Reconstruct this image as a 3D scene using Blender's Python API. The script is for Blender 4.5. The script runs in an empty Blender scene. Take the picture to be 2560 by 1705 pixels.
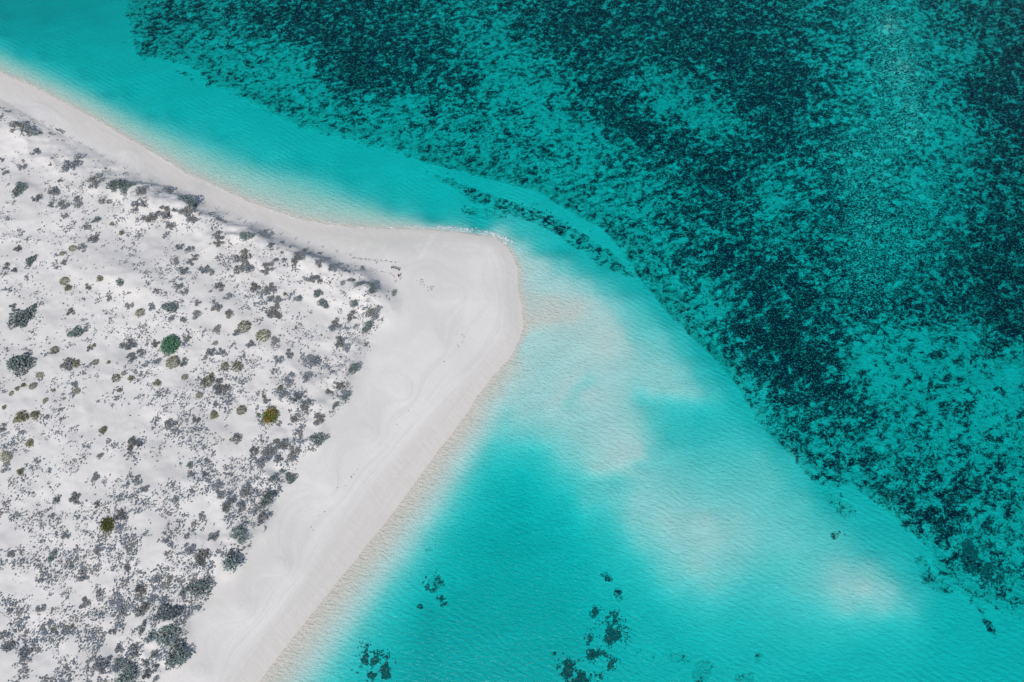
import bpy, math, random
import numpy as np

# ---------------------------------------------------------------- camera, sky, sun
sc = bpy.context.scene
R = math.radians
CAM_H, TILT, FOC = 170.0, R(24.0), 1707.0          # metres, tilt off vertical, focal length in photo pixels
PW, PH = 2560.0, 1705.0
cam_d = bpy.data.cameras.new('camera'); cam = bpy.data.objects.new('camera', cam_d)
sc.collection.objects.link(cam); sc.camera = cam
cam.location = (0, 0, CAM_H); cam.rotation_euler = (TILT, 0, 0)
cam_d.sensor_fit = 'HORIZONTAL'; cam_d.sensor_width = 36.0; cam_d.lens = 36.0 * FOC / PW
cam_d.clip_start = 1.0; cam_d.clip_end = 5000.0
SUN_EL = 50.0
SH = (0.36, 0.93)                                   # ground direction in which shadows fall
sun_az = math.atan2(-SH[0], -SH[1])                 # compass angle of the sun from +Y towards +X
w = bpy.data.worlds.new('World'); sc.world = w; w.use_nodes = True
wn = w.node_tree; wn.nodes.clear()
wo = wn.nodes.new('ShaderNodeOutputWorld'); bg = wn.nodes.new('ShaderNodeBackground'); sk = wn.nodes.new('ShaderNodeTexSky')
sk.sky_type = 'NISHITA'; sk.sun_disc = False; sk.sun_elevation = R(SUN_EL); sk.sun_rotation = sun_az
sk.altitude = 0; sk.air_density = 1.0; sk.dust_density = 1.0; sk.ozone_density = 1.0
bg.inputs['Strength'].default_value = 0.10
wn.links.new(sk.outputs[0], bg.inputs[0]); wn.links.new(bg.outputs[0], wo.inputs[0])
sd = bpy.data.lights.new('sun', 'SUN'); sd.energy = 3.4; sd.angle = R(0.53); sd.color = (1.0, 0.965, 0.92)
sun = bpy.data.objects.new('sun', sd); sc.collection.objects.link(sun)
L = np.array([SH[0], SH[1]]); L = L / np.hypot(*L)
sun.rotation_euler = (R(90 - SUN_EL), 0, math.atan2(-L[0], L[1]) )
sun.location = (0, 0, 200)
vs = sc.view_settings
vs.view_transform = 'Standard'; vs.look = 'None'; vs.gamma = 1.0; vs.exposure = 0.0; vs.use_curve_mapping = False
sc.cycles.transparent_max_bounces = 32; sc.cycles.max_bounces = 6

rng = np.random.default_rng(7); random.seed(7)
COL = sc.collection
ct, st = math.cos(TILT), math.sin(TILT)

# ---------------------------------------------------------------- maths helpers
def project(X, Y, Z=0.0):
    d = Y * st + (CAM_H - Z) * ct
    return PW / 2 + FOC * X / d, PH / 2 - FOC * (Y * ct + (Z - CAM_H) * st) / d
def unproject(u, v, z=0.0):
    a = (np.asarray(u, float) - PW / 2) / FOC; b = (PH / 2 - np.asarray(v, float)) / FOC
    dx, dy, dz = a, st + b * ct, -ct + b * st
    t = (z - CAM_H) / dz
    return dx * t, dy * t
def smooth(x, a, b):
    t = np.clip((x - a) / (b - a), 0, 1); return t * t * (3 - 2 * t)
def vnoise(X, Y, seed):
    r = np.random.default_rng(seed).random((256, 256))
    xi = np.floor(X).astype(int); yi = np.floor(Y).astype(int)
    fx = X - xi; fy = Y - yi; fx = fx * fx * (3 - 2 * fx); fy = fy * fy * (3 - 2 * fy)
    x0, x1, y0, y1 = xi & 255, (xi + 1) & 255, yi & 255, (yi + 1) & 255
    return (r[x0, y0] * (1 - fx) + r[x1, y0] * fx) * (1 - fy) + (r[x0, y1] * (1 - fx) + r[x1, y1] * fx) * fy
def fbm(X, Y, size, octaves=4, seed=0, rough=0.5):
    s = 0; a = 1; n = 0; k = 1 / size
    for i in range(octaves):
        s = s + a * vnoise(X * k + 17.3 * i, Y * k - 9.1 * i, seed + i); n += a; a *= rough; k *= 2.03
    return s / n

# survey sheet: contour lines and spot heights read off the photo, spread over the ground
SX0, SY0, SS, NX, NY = -420.0, -320.0, 8.0, 400, 268
K = 1.0875                                           # the survey was read at 2354 px width
def rast(samples, lines):
    V = np.zeros((NX, NY)); M = np.zeros((NX, NY), bool)
    def put(x, y, val):
        i = int(round((x - SX0) / SS)); j = int(round((y - SY0) / SS))
        if 0 <= i < NX and 0 <= j < NY: V[i, j] = val; M[i, j] = True
    for ln, val in lines:
        for (x0, y0), (x1, y1) in zip(ln[:-1], ln[1:]):
            n = max(2, int(math.hypot(x1 - x0, y1 - y0) / 5))
            for q in range(n + 1): put(x0 + (x1 - x0) * q / n, y0 + (y1 - y0) * q / n, val)
    for x, y, val in samples:
        for a in (-1, 0, 1):
            for b in (-1, 0, 1): put(x + a * SS, y + b * SS, val)
    return V, M
def blur(F, s):
    r = int(3 * s) + 1; k = np.exp(-0.5 * (np.arange(-r, r + 1) / s) ** 2); k /= k.sum()
    for ax in (0, 1):
        P = np.pad(F, [(r, r) if a == ax else (0, 0) for a in (0, 1)], mode='edge')
        out = np.zeros_like(F)
        for q, kk in enumerate(k):
            out += kk * (P[q:q + F.shape[0], :] if ax == 0 else P[:, q:q + F.shape[1]])
        F = out
    return F
def membrane(samples, lines, soft=2.0):
    V, M = rast(samples, lines)
    F = None
    for st_ in (16, 8, 4, 2, 1):
        nx, ny = -(-NX // st_), -(-NY // st_)
        vv = np.zeros((nx, ny)); cc = np.zeros((nx, ny))
        ii, jj = np.nonzero(M)
        np.add.at(vv, (ii // st_, jj // st_), V[ii, jj]); np.add.at(cc, (ii // st_, jj // st_), 1)
        m = cc > 0; vv[m] /= cc[m]
        if F is None: F = np.full((nx, ny), vv[m].mean())
        else: F = np.repeat(np.repeat(F, 2, 0), 2, 1)[:nx, :ny]
        F[m] = vv[m]
        for _ in range(150 if st_ > 1 else 60):
            P = np.pad(F, 1, mode='edge')
            F = 0.25 * (P[:-2, 1:-1] + P[2:, 1:-1] + P[1:-1, :-2] + P[1:-1, 2:])
            F[m] = vv[m]
    return blur(F, soft)
def look(F, x, y):                                   # bilinear read, x y in survey pixels
    fx = np.clip((x - SX0) / SS, 0, NX - 1.001); fy = np.clip((y - SY0) / SS, 0, NY - 1.001)
    i = fx.astype(int); j = fy.astype(int); a = fx - i; b = fy - j
    return (F[i, j] * (1 - a) + F[i + 1, j] * a) * (1 - b) + (F[i, j + 1] * (1 - a) + F[i + 1, j + 1] * a) * b
def inside(poly, gx, gy):
    c = np.zeros(gx.shape, bool); n = len(poly); j = n - 1
    for i in range(n):
        xi, yi = poly[i]; xj, yj = poly[j]
        with np.errstate(divide='ignore', invalid='ignore'):
            c ^= ((yi > gy) != (yj > gy)) & (gx < (xj - xi) * (gy - yi) / (yj - yi + 1e-9) + xi)
        j = i
    return c
GX, GY = np.meshgrid(SX0 + SS * np.arange(NX), SY0 + SS * np.arange(NY), indexing='ij')

shore_up = [(-420, -20), (-200, 78), (0, 168), (60, 192), (150, 238), (250, 293), (350, 354), (450, 415), (540, 450), (620, 486), (700, 511), (800, 524), (900, 527), (1000, 528), (1080, 534), (1130, 543), (1165, 562), (1182, 592), (1187, 640), (1194, 700), (1199, 752)]
shore_lo = [(1199, 752), (1194, 790), (1168, 822), (1138, 850), (1108, 885), (1066, 945), (1012, 1015), (950, 1092), (890, 1170), (830, 1240), (770, 1310), (708, 1380), (650, 1450), (600, 1515), (560, 1568), (480, 1670), (380, 1800)]
beach_up = [(-420, 40), (0, 200), (100, 246), (200, 303), (300, 364), (400, 424), (500, 476), (600, 508), (700, 535), (800, 548), (950, 549), (1100, 553), (1145, 568), (1160, 610), (1165, 680), (1168, 740)]
beach_lo = [(1168, 760), (1120, 828), (1050, 893), (975, 965), (905, 1045), (850, 1108), (800, 1166), (740, 1250), (640, 1392), (560, 1495), (505, 1568), (400, 1720)]
S = []
def row(y, *pairs):
    for x, d in pairs: S.append((x, y, -d))
row(-100, (-300, 5), (0, 5), (300, 5), (800, 4), (1400, 4), (2000, 3.5), (2500, 5.5))
row(0, (-300, 3.5), (0, 4.4), (100, 4.4), (200, 4.2), (280, 3.6), (700, 3.4), (2300, 4.5))
row(50, (0, 3.2), (100, 3.4), (200, 3.2), (2050, 1.5), (2100, 2.2), (1950, 3))
row(100, (0, 1.7), (50, 2.3), (100, 2.6), (200, 2.9), (300, 2.9), (1200, 3.4))
row(150, (0, .25), (50, .6), (100, 1.5), (200, 2.4), (400, 2.7), (2080, 1.6))
row(200, (100, .35), (150, .8), (200, 1.5), (250, 2), (300, 2.4), (500, 2.6), (1600, 3.8), (2100, 1.9))
row(250, (200, .4), (250, .85), (300, 1.4), (350, 2), (400, 2.4), (600, 2.6))
row(300, (250, .25), (300, .5), (350, .9), (400, 1.4), (500, 2.2), (2250, 4), (2120, 1.9), (2000, 2.4))
row(350, (350, .22), (400, .4), (450, .75), (500, 1.2), (600, 1.9), (700, 2.4), (800, 2.5), (1950, 2))
row(400, (430, .2), (500, .4), (550, .6), (600, .9), (700, 1.7), (800, 2.2), (900, 2.4), (1500, 3))
row(450, (550, .15), (600, .35), (700, .65), (800, 1.05), (850, 1.4), (900, 1.9), (1000, 2.4))
row(490, (700, .15), (760, .3), (800, .4), (850, .55), (900, .9), (950, 1.5), (1000, 2.1), (1100, 2.3))
row(512, (900, .3), (1000, 1.2), (1050, 1.7), (1100, 1.9), (1150, 1.7))
row(530, (1150, .7), (1200, 1.5))
row(560, (1200, .7), (1250, 1.6), (1300, 2.1))
row(600, (1215, .2), (1250, .4), (1300, 1.0), (1350, 1.7), (1400, 2.3))
row(650, (1210, .15), (1250, .28), (1300, .35), (1350, .65), (1400, 1.3), (1450, 1.9), (1500, 2.3))
row(700, (1220, .09), (1270, .04), (1330, .05), (1370, .22), (1420, .8), (1470, 1.3), (1520, 2))
row(730, (1240, .04), (1300, .05), (1340, .14), (1400, .3), (1450, .95), (1500, 1.2), (1550, 1.9))
row(770, (1230, .25), (1300, .22), (1350, .2), (1400, .16), (1425, .3), (1460, .9), (1520, 1.0), (1570, 1.6), (1610, 2.2))
row(800, (1205, .25), (1250, .33), (1300, .26), (1350, .2), (1400, .13), (1440, .35), (1480, .75), (1530, .9), (1580, 1.5), (1630, 2.2))
row(850, (1170, .35), (1250, .42), (1320, .28), (1370, .25), (1420, .4), (1470, .55), (1520, .6), (1570, .8), (1620, 1.5), (1680, 2.3))
row(900, (1140, .35), (1200, .42), (1260, .42), (1310, .27), (1345, .12), (1380, .35), (1430, .45), (1500, .55), (1560, .5), (1600, .75), (1650, 1.3), (1700, 2))
row(950, (1100, .35), (1150, .8), (1200, .48), (1260, .5), (1290, .4), (1330, .5), (1400, .42), (1460, .6), (1510, 1.2), (1560, 1.5), (1620, 1.7), (1680, 1.7), (1740, 2))
row(1000, (1060, .3), (1100, .85), (1150, 1.7), (1200, .95), (1260, .8), (1320, .6), (1400, .36), (1450, .38), (1495, .8), (1550, 1.45), (1600, 1.55), (1700, 1.45), (1760, 1.6), (1850, 2.6))
row(1050, (1030, .35), (1080, 1.2), (1150, 2.3), (1220, 1.6), (1300, .85), (1380, .45), (1430, .3), (1475, .33), (1500, .95), (1550, 1.1), (1650, 1.3), (1750, 1.15), (1820, 1.6), (1900, 2.4))
row(1085, (1400, .5), (1440, .42), (1470, .6))
row(1105, (990, .3), (1040, .95), (1090, 2.1), (1200, 2.5), (1280, 1.5), (1350, 1.2), (1400, 1.0), (1450, .95), (1500, .8), (1580, 1.0), (1680, 1.1), (1780, 1.1), (1850, 1.5))
row(1150, (950, .3), (1000, .95), (1050, 2.1), (1200, 3), (1300, 2), (1350, 1.2), (1420, 1), (1470, .6), (1550, .7), (1650, .9), (1750, 1), (1850, 1.2), (1930, 2))
row(1200, (910, .3), (960, .95), (1010, 2.1), (1200, 3.4), (1300, 2.6), (1380, 1.6), (1450, .8), (1530, .5), (1620, .42), (1700, .7), (1800, 1.0), (1900, 1.3), (2000, 2))
row(1250, (870, .3), (920, .95), (970, 2.1), (1150, 3.5), (1300, 3), (1400, 1.8), (1480, .9), (1560, .6), (1640, .5), (1720, .75), (1820, 1), (1920, 1.2), (2020, 1.7), (2150, 2.3))
row(1300, (830, .3), (880, .95), (930, 2.1), (1100, 3.5), (1300, 3), (1450, 1.8), (1530, 1.0), (1600, .6), (1680, .9), (1780, 1.2), (1850, 1.1), (1930, .7), (2000, .8), (2080, 1.6))
row(1350, (785, .3), (838, .95), (890, 2.3), (1050, 3.7), (1300, 3.2), (1480, 1.9), (1560, 1.2), (1640, 1), (1750, 1.4), (1850, 1.1), (1920, .6), (1990, .38), (2050, .7), (2130, 1.6))
row(1400, (740, .3), (795, .95), (850, 2.3), (1000, 3.9), (1300, 3.5), (1500, 2.3), (1600, 1.6), (1700, 1.6), (1850, 1.4), (1950, .8), (2040, .8), (2100, 1.2), (2180, 2.2), (2300, 2.5))
row(1450, (695, .3), (750, .95), (802, 2.3), (1000, 4.0), (1300, 3.4), (1550, 2.4), (1700, 1.9), (1850, 1.6), (1950, 1.6), (2050, 1.8), (2200, 2.4))
row(1500, (650, .3), (700, .95), (755, 2.3), (1000, 3.9), (1300, 3.4), (1600, 2.4), (1800, 1.9), (2000, 2.1), (2200, 2.5))
row(1560, (605, .3), (660, .95), (715, 2.4), (1000, 3.9), (1300, 3.2), (1600, 2.5), (1900, 2.4), (2200, 2.6))
row(1700, (640, 2.4), (1000, 4), (1500, 3), (2200, 2.8))
for x, y, d in [(1500, 640, 2.4), (1650, 800, 2.5), (1800, 980, 2.5), (1900, 1120, 2.1), (2050, 1200, 2.1), (2150, 1300, 2.3), (2000, 500, 2.3), (1950, 700, 2.8), (1800, 600, 3.2), (2100, 900, 2.9), (2300, 900, 2.6), (2200, 1100, 3), (2300, 1250, 2.6), (2000, 1000, 3), (2300, 600, 4.2), (2500, 600, 4.5), (2250, 300, 4), (1700, 400, 3.5), (1300, 300, 3), (900, 200, 3.2), (1100, 420, 2.6), (1300, 480, 2.3), (1250, 440, 2.3), (500, 60, 3.0), (650, 180, 2.8), (900, 380, 2.3)]: S.append((x, y, -d))
for x, y, h in [(1000, 570, .75), (900, 575, .85), (1100, 600, .8), (1120, 700, .8), (1050, 680, 1.1), (980, 640, 1.2), (1000, 800, 1.2), (930, 900, 1.25), (850, 1000, 1.3), (760, 1120, 1.3), (650, 1300, 1.3), (560, 1400, 1.3), (470, 1540, 1.3), (600, 530, .9), (450, 450, .9), (300, 370, .9), (100, 260, .9), (-200, 150, 1), (200, 600, 1.6), (400, 800, 1.6), (200, 1200, 1.6), (0, 900, 1.6), (100, 1500, 1.6), (-300, 800, 1.6), (500, 700, 1.6), (600, 950, 1.6)]: S.append((x, y, h))
def deepen(x, y, h):
    if h > 0: return h
    lo = y > 830 and x < 1195
    base = .72 if x > 1195 and y > 560 else (.24 if x < 1150 and y < 540 else (.20 if lo else .42))
    if x > 1195 and y > 560: return h * (.60 + .40 * float(smooth(np.array(-h), .6, 2.1))) - (.05 if h > -.3 else 0)
    return h * (base + (1 - base) * float(smooth(np.array(-h), .1 if not lo else .5, 2.1)))
S = [(x, y, deepen(x, y, h)) for x, y, h in S if not (y > 940 and h > -2.6 and h < 0 and x < 1195) and not (y < 525 and x < 1160 and -1.9 < h < 0)]
shore_lo = [(x + 28 * min(1, max(0, (y - 850) / 600)), y) for x, y in shore_lo]
beach_lo = [(x + 16 * min(1, max(0, (y - 850) / 600)), y) for x, y in beach_lo]
def lo_line(f):
    return [(x + f * (112 + 53 * (y - 950) / 618), y) for x, y in shore_lo if y > 935]
near_up = [(-100, 103), (0, 146), (100, 190), (200, 238), (300, 294), (400, 345), (500, 394), (600, 434), (700, 466), (800, 494), (900, 512), (1000, 521)]
teal_up = [(-100, 65), (0, 108), (100, 156), (200, 203), (300, 255), (400, 300), (500, 347), (600, 388), (700, 421), (800, 456), (900, 490), (1000, 507), (1090, 517)]
teal_up = [(x + 4 * max(0, 1 - abs(x - 720) / 330), y - 16 * max(0, 1 - abs(x - 720) / 330)) for x, y in teal_up]
near_up = [(x, y - 10 * max(0, 1 - abs(x - 720) / 330)) for x, y in near_up]
bar1 = [(1492, 1030), (1480, 1060), (1462, 1080), (1432, 1094), (1400, 1104), (1365, 1108)]; bar2 = [(1352, 872), (1330, 893), (1308, 918), (1288, 945)]; bar3 = [(1475, 915), (1530, 922), (1600, 925)]; bar4 = [(1212, 772), (1240, 757), (1275, 748), (1320, 744), (1350, 740)]
F_h = membrane(S, [(bar1, -.95), ([(x - 12, y - 16) for x, y in bar1], -.22), (bar2, -.5), ([(x - 12, y - 10) for x, y in bar2], -.12), (bar3, -1.05), ([(x, y - 18) for x, y in bar3], -.42), (bar4, -.16), ([(x, y - 13) for x, y in bar4], -.03), ([(x + 5, y - 14) for x, y in near_up], -.33), (teal_up, -.80), ([(x + 8, y - 22) for x, y in teal_up[:-2]], -1.5), (lo_line(.30), -.04), (lo_line(.62), -.17), (lo_line(.84), -.45), ([q for q in lo_line(1.02) if q[1] > 990], -1.0), ([q for q in lo_line(1.45) if q[1] > 1060], -2.1), (shore_up, 0.0), (shore_lo, 0.0), (beach_up, 0.33), (beach_lo, 0.36)], 1.2)

# seagrass and reef cover
edge = [(285, -40), (290, 0), (312, 50), (296, 88), (340, 112), (445, 130), (470, 165), (560, 205), (620, 240), (680, 268), (760, 292), (850, 318), (950, 345), (1050, 370), (1130, 395), (1250, 425), (1320, 470), (1400, 515), (1450, 575), (1492, 642), (1540, 700), (1600, 760), (1655, 812), (1705, 870), (1745, 950), (1800, 1015), (1860, 1082), (1900, 1115), (1975, 1105), (2060, 1172), (2110, 1215), (2165, 1262), (2230, 1325), (2290, 1352), (2312, 1330), (2285, 1265), (2270, 1215), (2330, 1200), (2420, 1240), (2600, 1300)]
out_ = [(230, -60), (240, 0), (255, 60), (250, 110), (330, 150), (430, 165), (450, 205), (545, 240), (610, 272), (670, 300), (750, 322), (840, 347), (945, 372), (1045, 398), (1120, 425)]
G = [(350, 50, .72), (400, 15, .8), (500, 50, .6), (330, 95, .75), (420, 105, .5), (560, 90, .55), (600, 30, .82), (700, 20, .88), (750, 80, .78), (750, 130, .88), (820, 150, .92), (700, 175, .42), (640, 140, .38), (620, 190, .4), (540, 160, .5), (800, 215, .7), (850, 235, .55), (900, 180, .82), (950, 60, .75), (1000, 100, .8), (1080, 50, .55), (1150, 100, .38), (1170, 150, .4), (1080, 185, .82), (1000, 200, .75), (950, 235, .5), (1050, 250, .6), (900, 285, .38), (1000, 300, .42), (1150, 255, .52), (1200, 205, .38), (1250, 170, .4), (1300, 140, .75), (1200, 50, .75), (1300, 60, .88), (1400, 60, .82), (1400, 120, .7), (1350, 195, .85), (1420, 235, .88), (1280, 250, .45), (1350, 290, .48), (1480, 280, .93), (1560, 320, .95), (1500, 195, .45), (1550, 215, .4), (1620, 240, .42), (1550, 120, .82), (1600, 60, .85), (1700, 100, .88), (1650, 170, .8), (1750, 190, .88), (1690, 270, .52), (1800, 290, .85), (1750, 345, .82), (1650, 375, .88), (1850, 200, .82), (1880, 400, .72), (1780, 425, .42), (1700, 440, .78), (1500, 400, .52), (1400, 370, .5), (1250, 330, .55), (1150, 320, .58), (1050, 330, .58), (1300, 400, .48), (1400, 450, .52), (1500, 480, .58), (1600, 500, .72), (1550, 560, .6), (1490, 580, .5), (1620, 600, .82), (1560, 640, .6), (1650, 650, .62), (1655, 695, .35), (1720, 600, .88), (1750, 540, .7), (1800, 620, .82), (1850, 560, .68), (1710, 730, .82), (1760, 770, .88), (1640, 750, .7), (1720, 830, .75), (1800, 850, .93), (1850, 800, .88), (1900, 880, .9), (1950, 900, .92), (2000, 935, .68), (1840, 910, .75), (1800, 940, .65), (1900, 960, .65), (1860, 1010, .68), (1950, 1030, .66), (2050, 1000, .5), (2000, 1080, .64), (2080, 1100, .58), (2060, 1145, .75), (2100, 1050, .58), (2150, 980, .45), (2200, 900, .4), (2050, 880, .3), (2000, 820, .25), (2050, 780, .35), (2100, 830, .38), (2200, 820, .4), (2250, 780, .42), (2150, 730, .68), (2100, 680, .7), (2000, 700, .75), (1950, 760, .78), (1900, 700, .75), (1950, 620, .62), (1850, 680, .8), (2050, 600, .6), (2150, 600, .62), (2250, 650, .82), (2300, 700, .88), (2330, 750, .88), (2300, 800, .65), (2340, 850, .2), (2300, 900, .3), (2330, 950, .38), (2250, 1000, .55), (2300, 1050, .6), (2200, 1080, .55), (2200, 1150, .7), (2250, 1130, .66), (2320, 1130, .65), (2150, 1190, .78), (2200, 1240, .78), (2250, 1300, .85), (2300, 1180, .42), (1950, 50, .62), (1900, 150, .7), (2000, 150, .5), (2050, 100, .42), (2100, 50, .5), (2200, 50, .74), (2250, 100, .55), (2300, 30, .7), (2340, 100, .85), (2300, 200, .88), (2250, 180, .88), (2200, 150, .6), (2150, 100, .55), (2150, 250, .5), (2080, 250, .46), (2000, 280, .58), (1950, 350, .62), (2050, 350, .48), (2150, 330, .38), (2200, 280, .42), (2250, 300, .58), (2320, 300, .8), (2300, 400, .74), (2200, 400, .52), (2100, 420, .52), (2000, 430, .66), (1900, 480, .66), (2050, 500, .6), (2150, 500, .52), (2250, 480, .62), (2320, 500, .82), (2200, 565, .72), (2270, 555, .85), (2450, 300, .75), (2450, 700, .8), (2450, 1000, .6)]
G += [(-200, -200, 0), (100, 0, 0), (500, 350, 0), (900, 480, 0), (1200, 700, 0), (1500, 900, 0), (1800, 1200, 0), (1300, 1300, 0), (2000, 1450, 0), (700, 900, 0), (200, 600, 0), (1500, 1600, 0), (2300, 1450, .02), (2200, 1400, 0), (1640, 950, 0), (1400, 640, 0), (600, 340, 0), (1000, 470, 0)]
edge_off = [(x - 15, y + 13) for x, y in edge[12:32]]
F_g = membrane(G, [(edge[:13], .36), (edge[12:], .52), (out_, 0.0), (edge_off, 0.0)], 1.0)
_, M_e = rast([], [(edge[12:24], 1.0)]); F_t = blur(M_e.astype(float), 4.0); F_t = np.clip(F_t / F_t.max() * 1.6, 0, 1)
_, M_e = rast([], [([(x + 14, y - 16) for x, y in edge[4:14]], 1.0)]); F_t2 = blur(M_e.astype(float), 3.0); F_t = np.maximum(F_t, .7 * np.clip(F_t2 / F_t2.max() * 1.4, 0, 1))
def patch(F, x, y, rx, ry, val, ang=0):
    c, s = math.cos(ang), math.sin(ang); dx, dy = GX - x, GY - y
    e = ((dx * c + dy * s) / rx) ** 2 + ((-dx * s + dy * c) / ry) ** 2
    np.maximum(F, val * np.exp(-e ** 1.5 * 0.7), out=F)
for x, y, rx, ry, v_, a in [(1040, 412, 48, 10, .64, .45), (1090, 440, 56, 14, .66, .45), (1150, 463, 62, 16, .64, .4), (1215, 485, 62, 16, .74, .35), (1280, 512, 62, 17, .70, .42), (1335, 545, 56, 18, .62, .5), (1390, 585, 56, 22, .56, .6), (1440, 618, 30, 10, .45, .6),
        (960, 395, 30, 9, .26, .3), (1110, 482, 60, 14, .45, .2), (420, 160, 60, 10, .3, .5), (475, 181, 9, 5, .7, 0), (355, 215, 60, 5, .3, .5), (282, 15, 10, 7, .75, 0), (318, 30, 14, 8, .62, 0), (300, 52, 12, 6, .5, -.5),
        (1920, 1140, 40, 30, .34, .6), (1950, 1170, 40, 30, .34, .6), (1922, 1232, 12, 10, .6, 0), (2130, 1290, 25, 16, .45, .5), (2150, 1330, 40, 20, .42, .6), (2290, 1440, 30, 10, .5, 1.0), (2270, 1400, 22, 10, .45, 1.1), (2300, 1460, 14, 6, .62, 1.2), (2180, 1350, 30, 16, .45, .5),
        (1400, 1325, 22, 12, .42, .5), (1425, 1370, 14, 20, .42, 0), (1620, 1545, 26, 34, .5, .4), (1720, 1560, 30, 14, .5, 0), (1750, 1510, 14, 30, .38, .3), (1560, 1510, 40, 20, .35, 0), (985, 1262, 12, 9, .45, 0), (1000, 1340, 22, 22, .5, 0), (962, 1393, 9, 9, .55, 0), (1015, 1385, 20, 9, .5, 0),
        (1275, 1505, 10, 6, .5, 0), (1500, 1500, 60, 30, .25, 0)]:
    patch(F_g, x, y, rx, ry, v_, a)

# the dune field
dune_poly = [(x / K, y / K) for x, y in [(-450, 160), (-100, 225), (0, 262), (60, 290), (120, 322), (180, 360), (240, 398), (300, 425), (345, 445), (395, 466), (445, 490), (505, 520), (565, 545), (605, 565), (640, 578), (700, 604), (765, 632), (830, 655), (890, 676), (945, 705), (972, 728), (990, 752), (996, 782), (990, 800), (970, 806), (950, 814), (918, 850), (900, 900), (885, 960), (862, 1012), (822, 1052), (800, 1110), (748, 1152), (732, 1212), (682, 1255), (668, 1322), (625, 1372), (592, 1425), (535, 1462), (518, 1500), (478, 1560), (462, 1630), (396, 1700), (330, 1800), (-450, 1900)]]
F_d = blur(inside(dune_poly, GX, GY).astype(float), 1.8)
F_din = blur(inside(dune_poly, GX, GY).astype(float), 7.0)     # deeper inside -> higher

# ---------------------------------------------------------------- ground grid
def axis(lo, hi, step, far_lo, far_hi):
    core = list(np.arange(lo, hi + 1e-6, step)); a = []; x = lo; s = step
    while x > far_lo: s *= 1.35; x -= s; a.append(x)
    b = []; x = core[-1]; s = step
    while x < far_hi: s *= 1.35; x += s; b.append(x)
    return np.array(a[::-1] + core + b)
xs = axis(-196, 196, .40, -900, 900); ys = axis(-16, 226, .40, -500, 1200)
X, Y = np.meshgrid(xs, ys, indexing='ij')
ycl = np.clip(Y, -60, 330)
U, V = project(X, ycl); UD, VD = U / K, V / K
warp = 3.0
UD = UD + (fbm(X, Y, 9, 3, 50) - .5) * 2 * warp; VD = VD + (fbm(X, Y, 9, 3, 60) - .5) * 2 * warp
H = look(F_h, UD, VD)
D = look(F_d, UD, VD); DI = look(F_din, UD, VD)
cover = look(F_g, UD, VD); turf = np.maximum(look(F_t, UD, VD) * .95, .34); cover = cover + .11 * smooth(cover, .17, .30) * (1 - smooth(cover, .36, .60))
land = smooth(H, .35, .9)
# dunes: broad swells, hummocks towards the sea, blow-outs
crest = np.clip(1 - np.abs(DI - .62) / .38, 0, 1)
Z = H.copy()
hum = [(60, 330, 48, 1.1), (185, 415, 45, 1.2), (250, 465, 45, .9), (310, 470, 48, 1.6), (380, 500, 50, 1.3), (455, 512, 48, 2.1), (345, 520, 60, .8), (500, 550, 40, .6), (630, 596, 42, 1.9), (680, 640, 50, .7), (750, 650, 38, 1.3), (800, 668, 38, 1.1), (835, 685, 28, .9), (905, 684, 22, .9), (920, 740, 45, 1.7), (868, 735, 40, .8), (975, 752, 34, .6), (620, 650, 46, .9), (540, 610, 40, .8), (930, 790, 34, .7), (300, 690, 60, 1.1), (360, 720, 50, .7), (880, 920, 30, .5), (800, 1095, 26, .5), (600, 1340, 40, .8), (410, 1580, 40, .7), (860, 990, 26, .4), (48, 470, 40, .6), (790, 700, 40, .5), (700, 720, 40, .5)]
hx, hy = U, V
HU = np.zeros_like(X)
for a, b, r, hh in hum:
    ux, uy = unproject(a, b, 2.2)
    rr = r / 8.3
    e = ((X - ux) ** 2 + (Y - uy) ** 2) / rr ** 2
    HU += hh * np.exp(-e * 1.3)
swell = fbm(X * 1.0 + Y * .3, Y * 1.4, 26, 4, 3) - .5
rid = 1 - np.abs(2 * fbm(X, Y * 1.3, 13, 4, 11) - 1) * 2.2
small = fbm(X, Y, 3.2, 4, 23) - .5
lw = smooth(U, 180, 470); D = D * lw + smooth(DI, .25, .95) * (1 - lw)
Z += D * (.30 + 1.2 * DI + swell * 2.2 * DI + np.clip(rid, 0, 1) * 1.5 * (.25 + .75 * crest) + HU * 1.1 + small * .8 * (.4 + crest))
# beach: faint wind relief, swash steps; sea floor: low bars
Z += (1 - D) * smooth(H, .3, .7) * ((fbm(X, Y, 6, 4, 31) - .5) * .10 + (fbm(X, Y, 20, 2, 33) - .5) * .25)
Z += smooth(-H, .25, 1.2) * ((fbm(X * .6 + Y * .8, Y * 2 - X, 16, 3, 41) - .5) * .22)
Z += smooth(cover, .3, .7) * ((fbm(X, Y, 4, 5, 43, .62) - .5) * 1.3)
# scour along the foot of the dune, vehicle tracks, a trodden line
TR = np.zeros_like(X)
def trail(pts, wd, amp):
    P = [unproject(a, b, .9) for a, b in pts]
    best = np.full(X.shape, 1e9)
    for (x0, y0), (x1, y1) in zip(P[:-1], P[1:]):
        dx, dy = x1 - x0, y1 - y0; t = np.clip(((X - x0) * dx + (Y - y0) * dy) / (dx * dx + dy * dy), 0, 1)
        best = np.minimum(best, np.hypot(X - x0 - t * dx, Y - y0 - t * dy))
    return amp * np.exp(-(best / wd) ** 2)
for off in (0, 7):
    TR += trail([(1077 + off, 588), (1066 + off, 610), (1056 + off, 628), (1045 + off * .9, 645)], .42, 1.0)
TR *= .45; Z -= TR * .05
WR = trail([(-20, 240), (30, 264), (70, 290), (100, 308), (135, 326), (170, 345)], .55, 1.0) + trail([(170, 345), (230, 372), (290, 412)], .4, .5)
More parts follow.
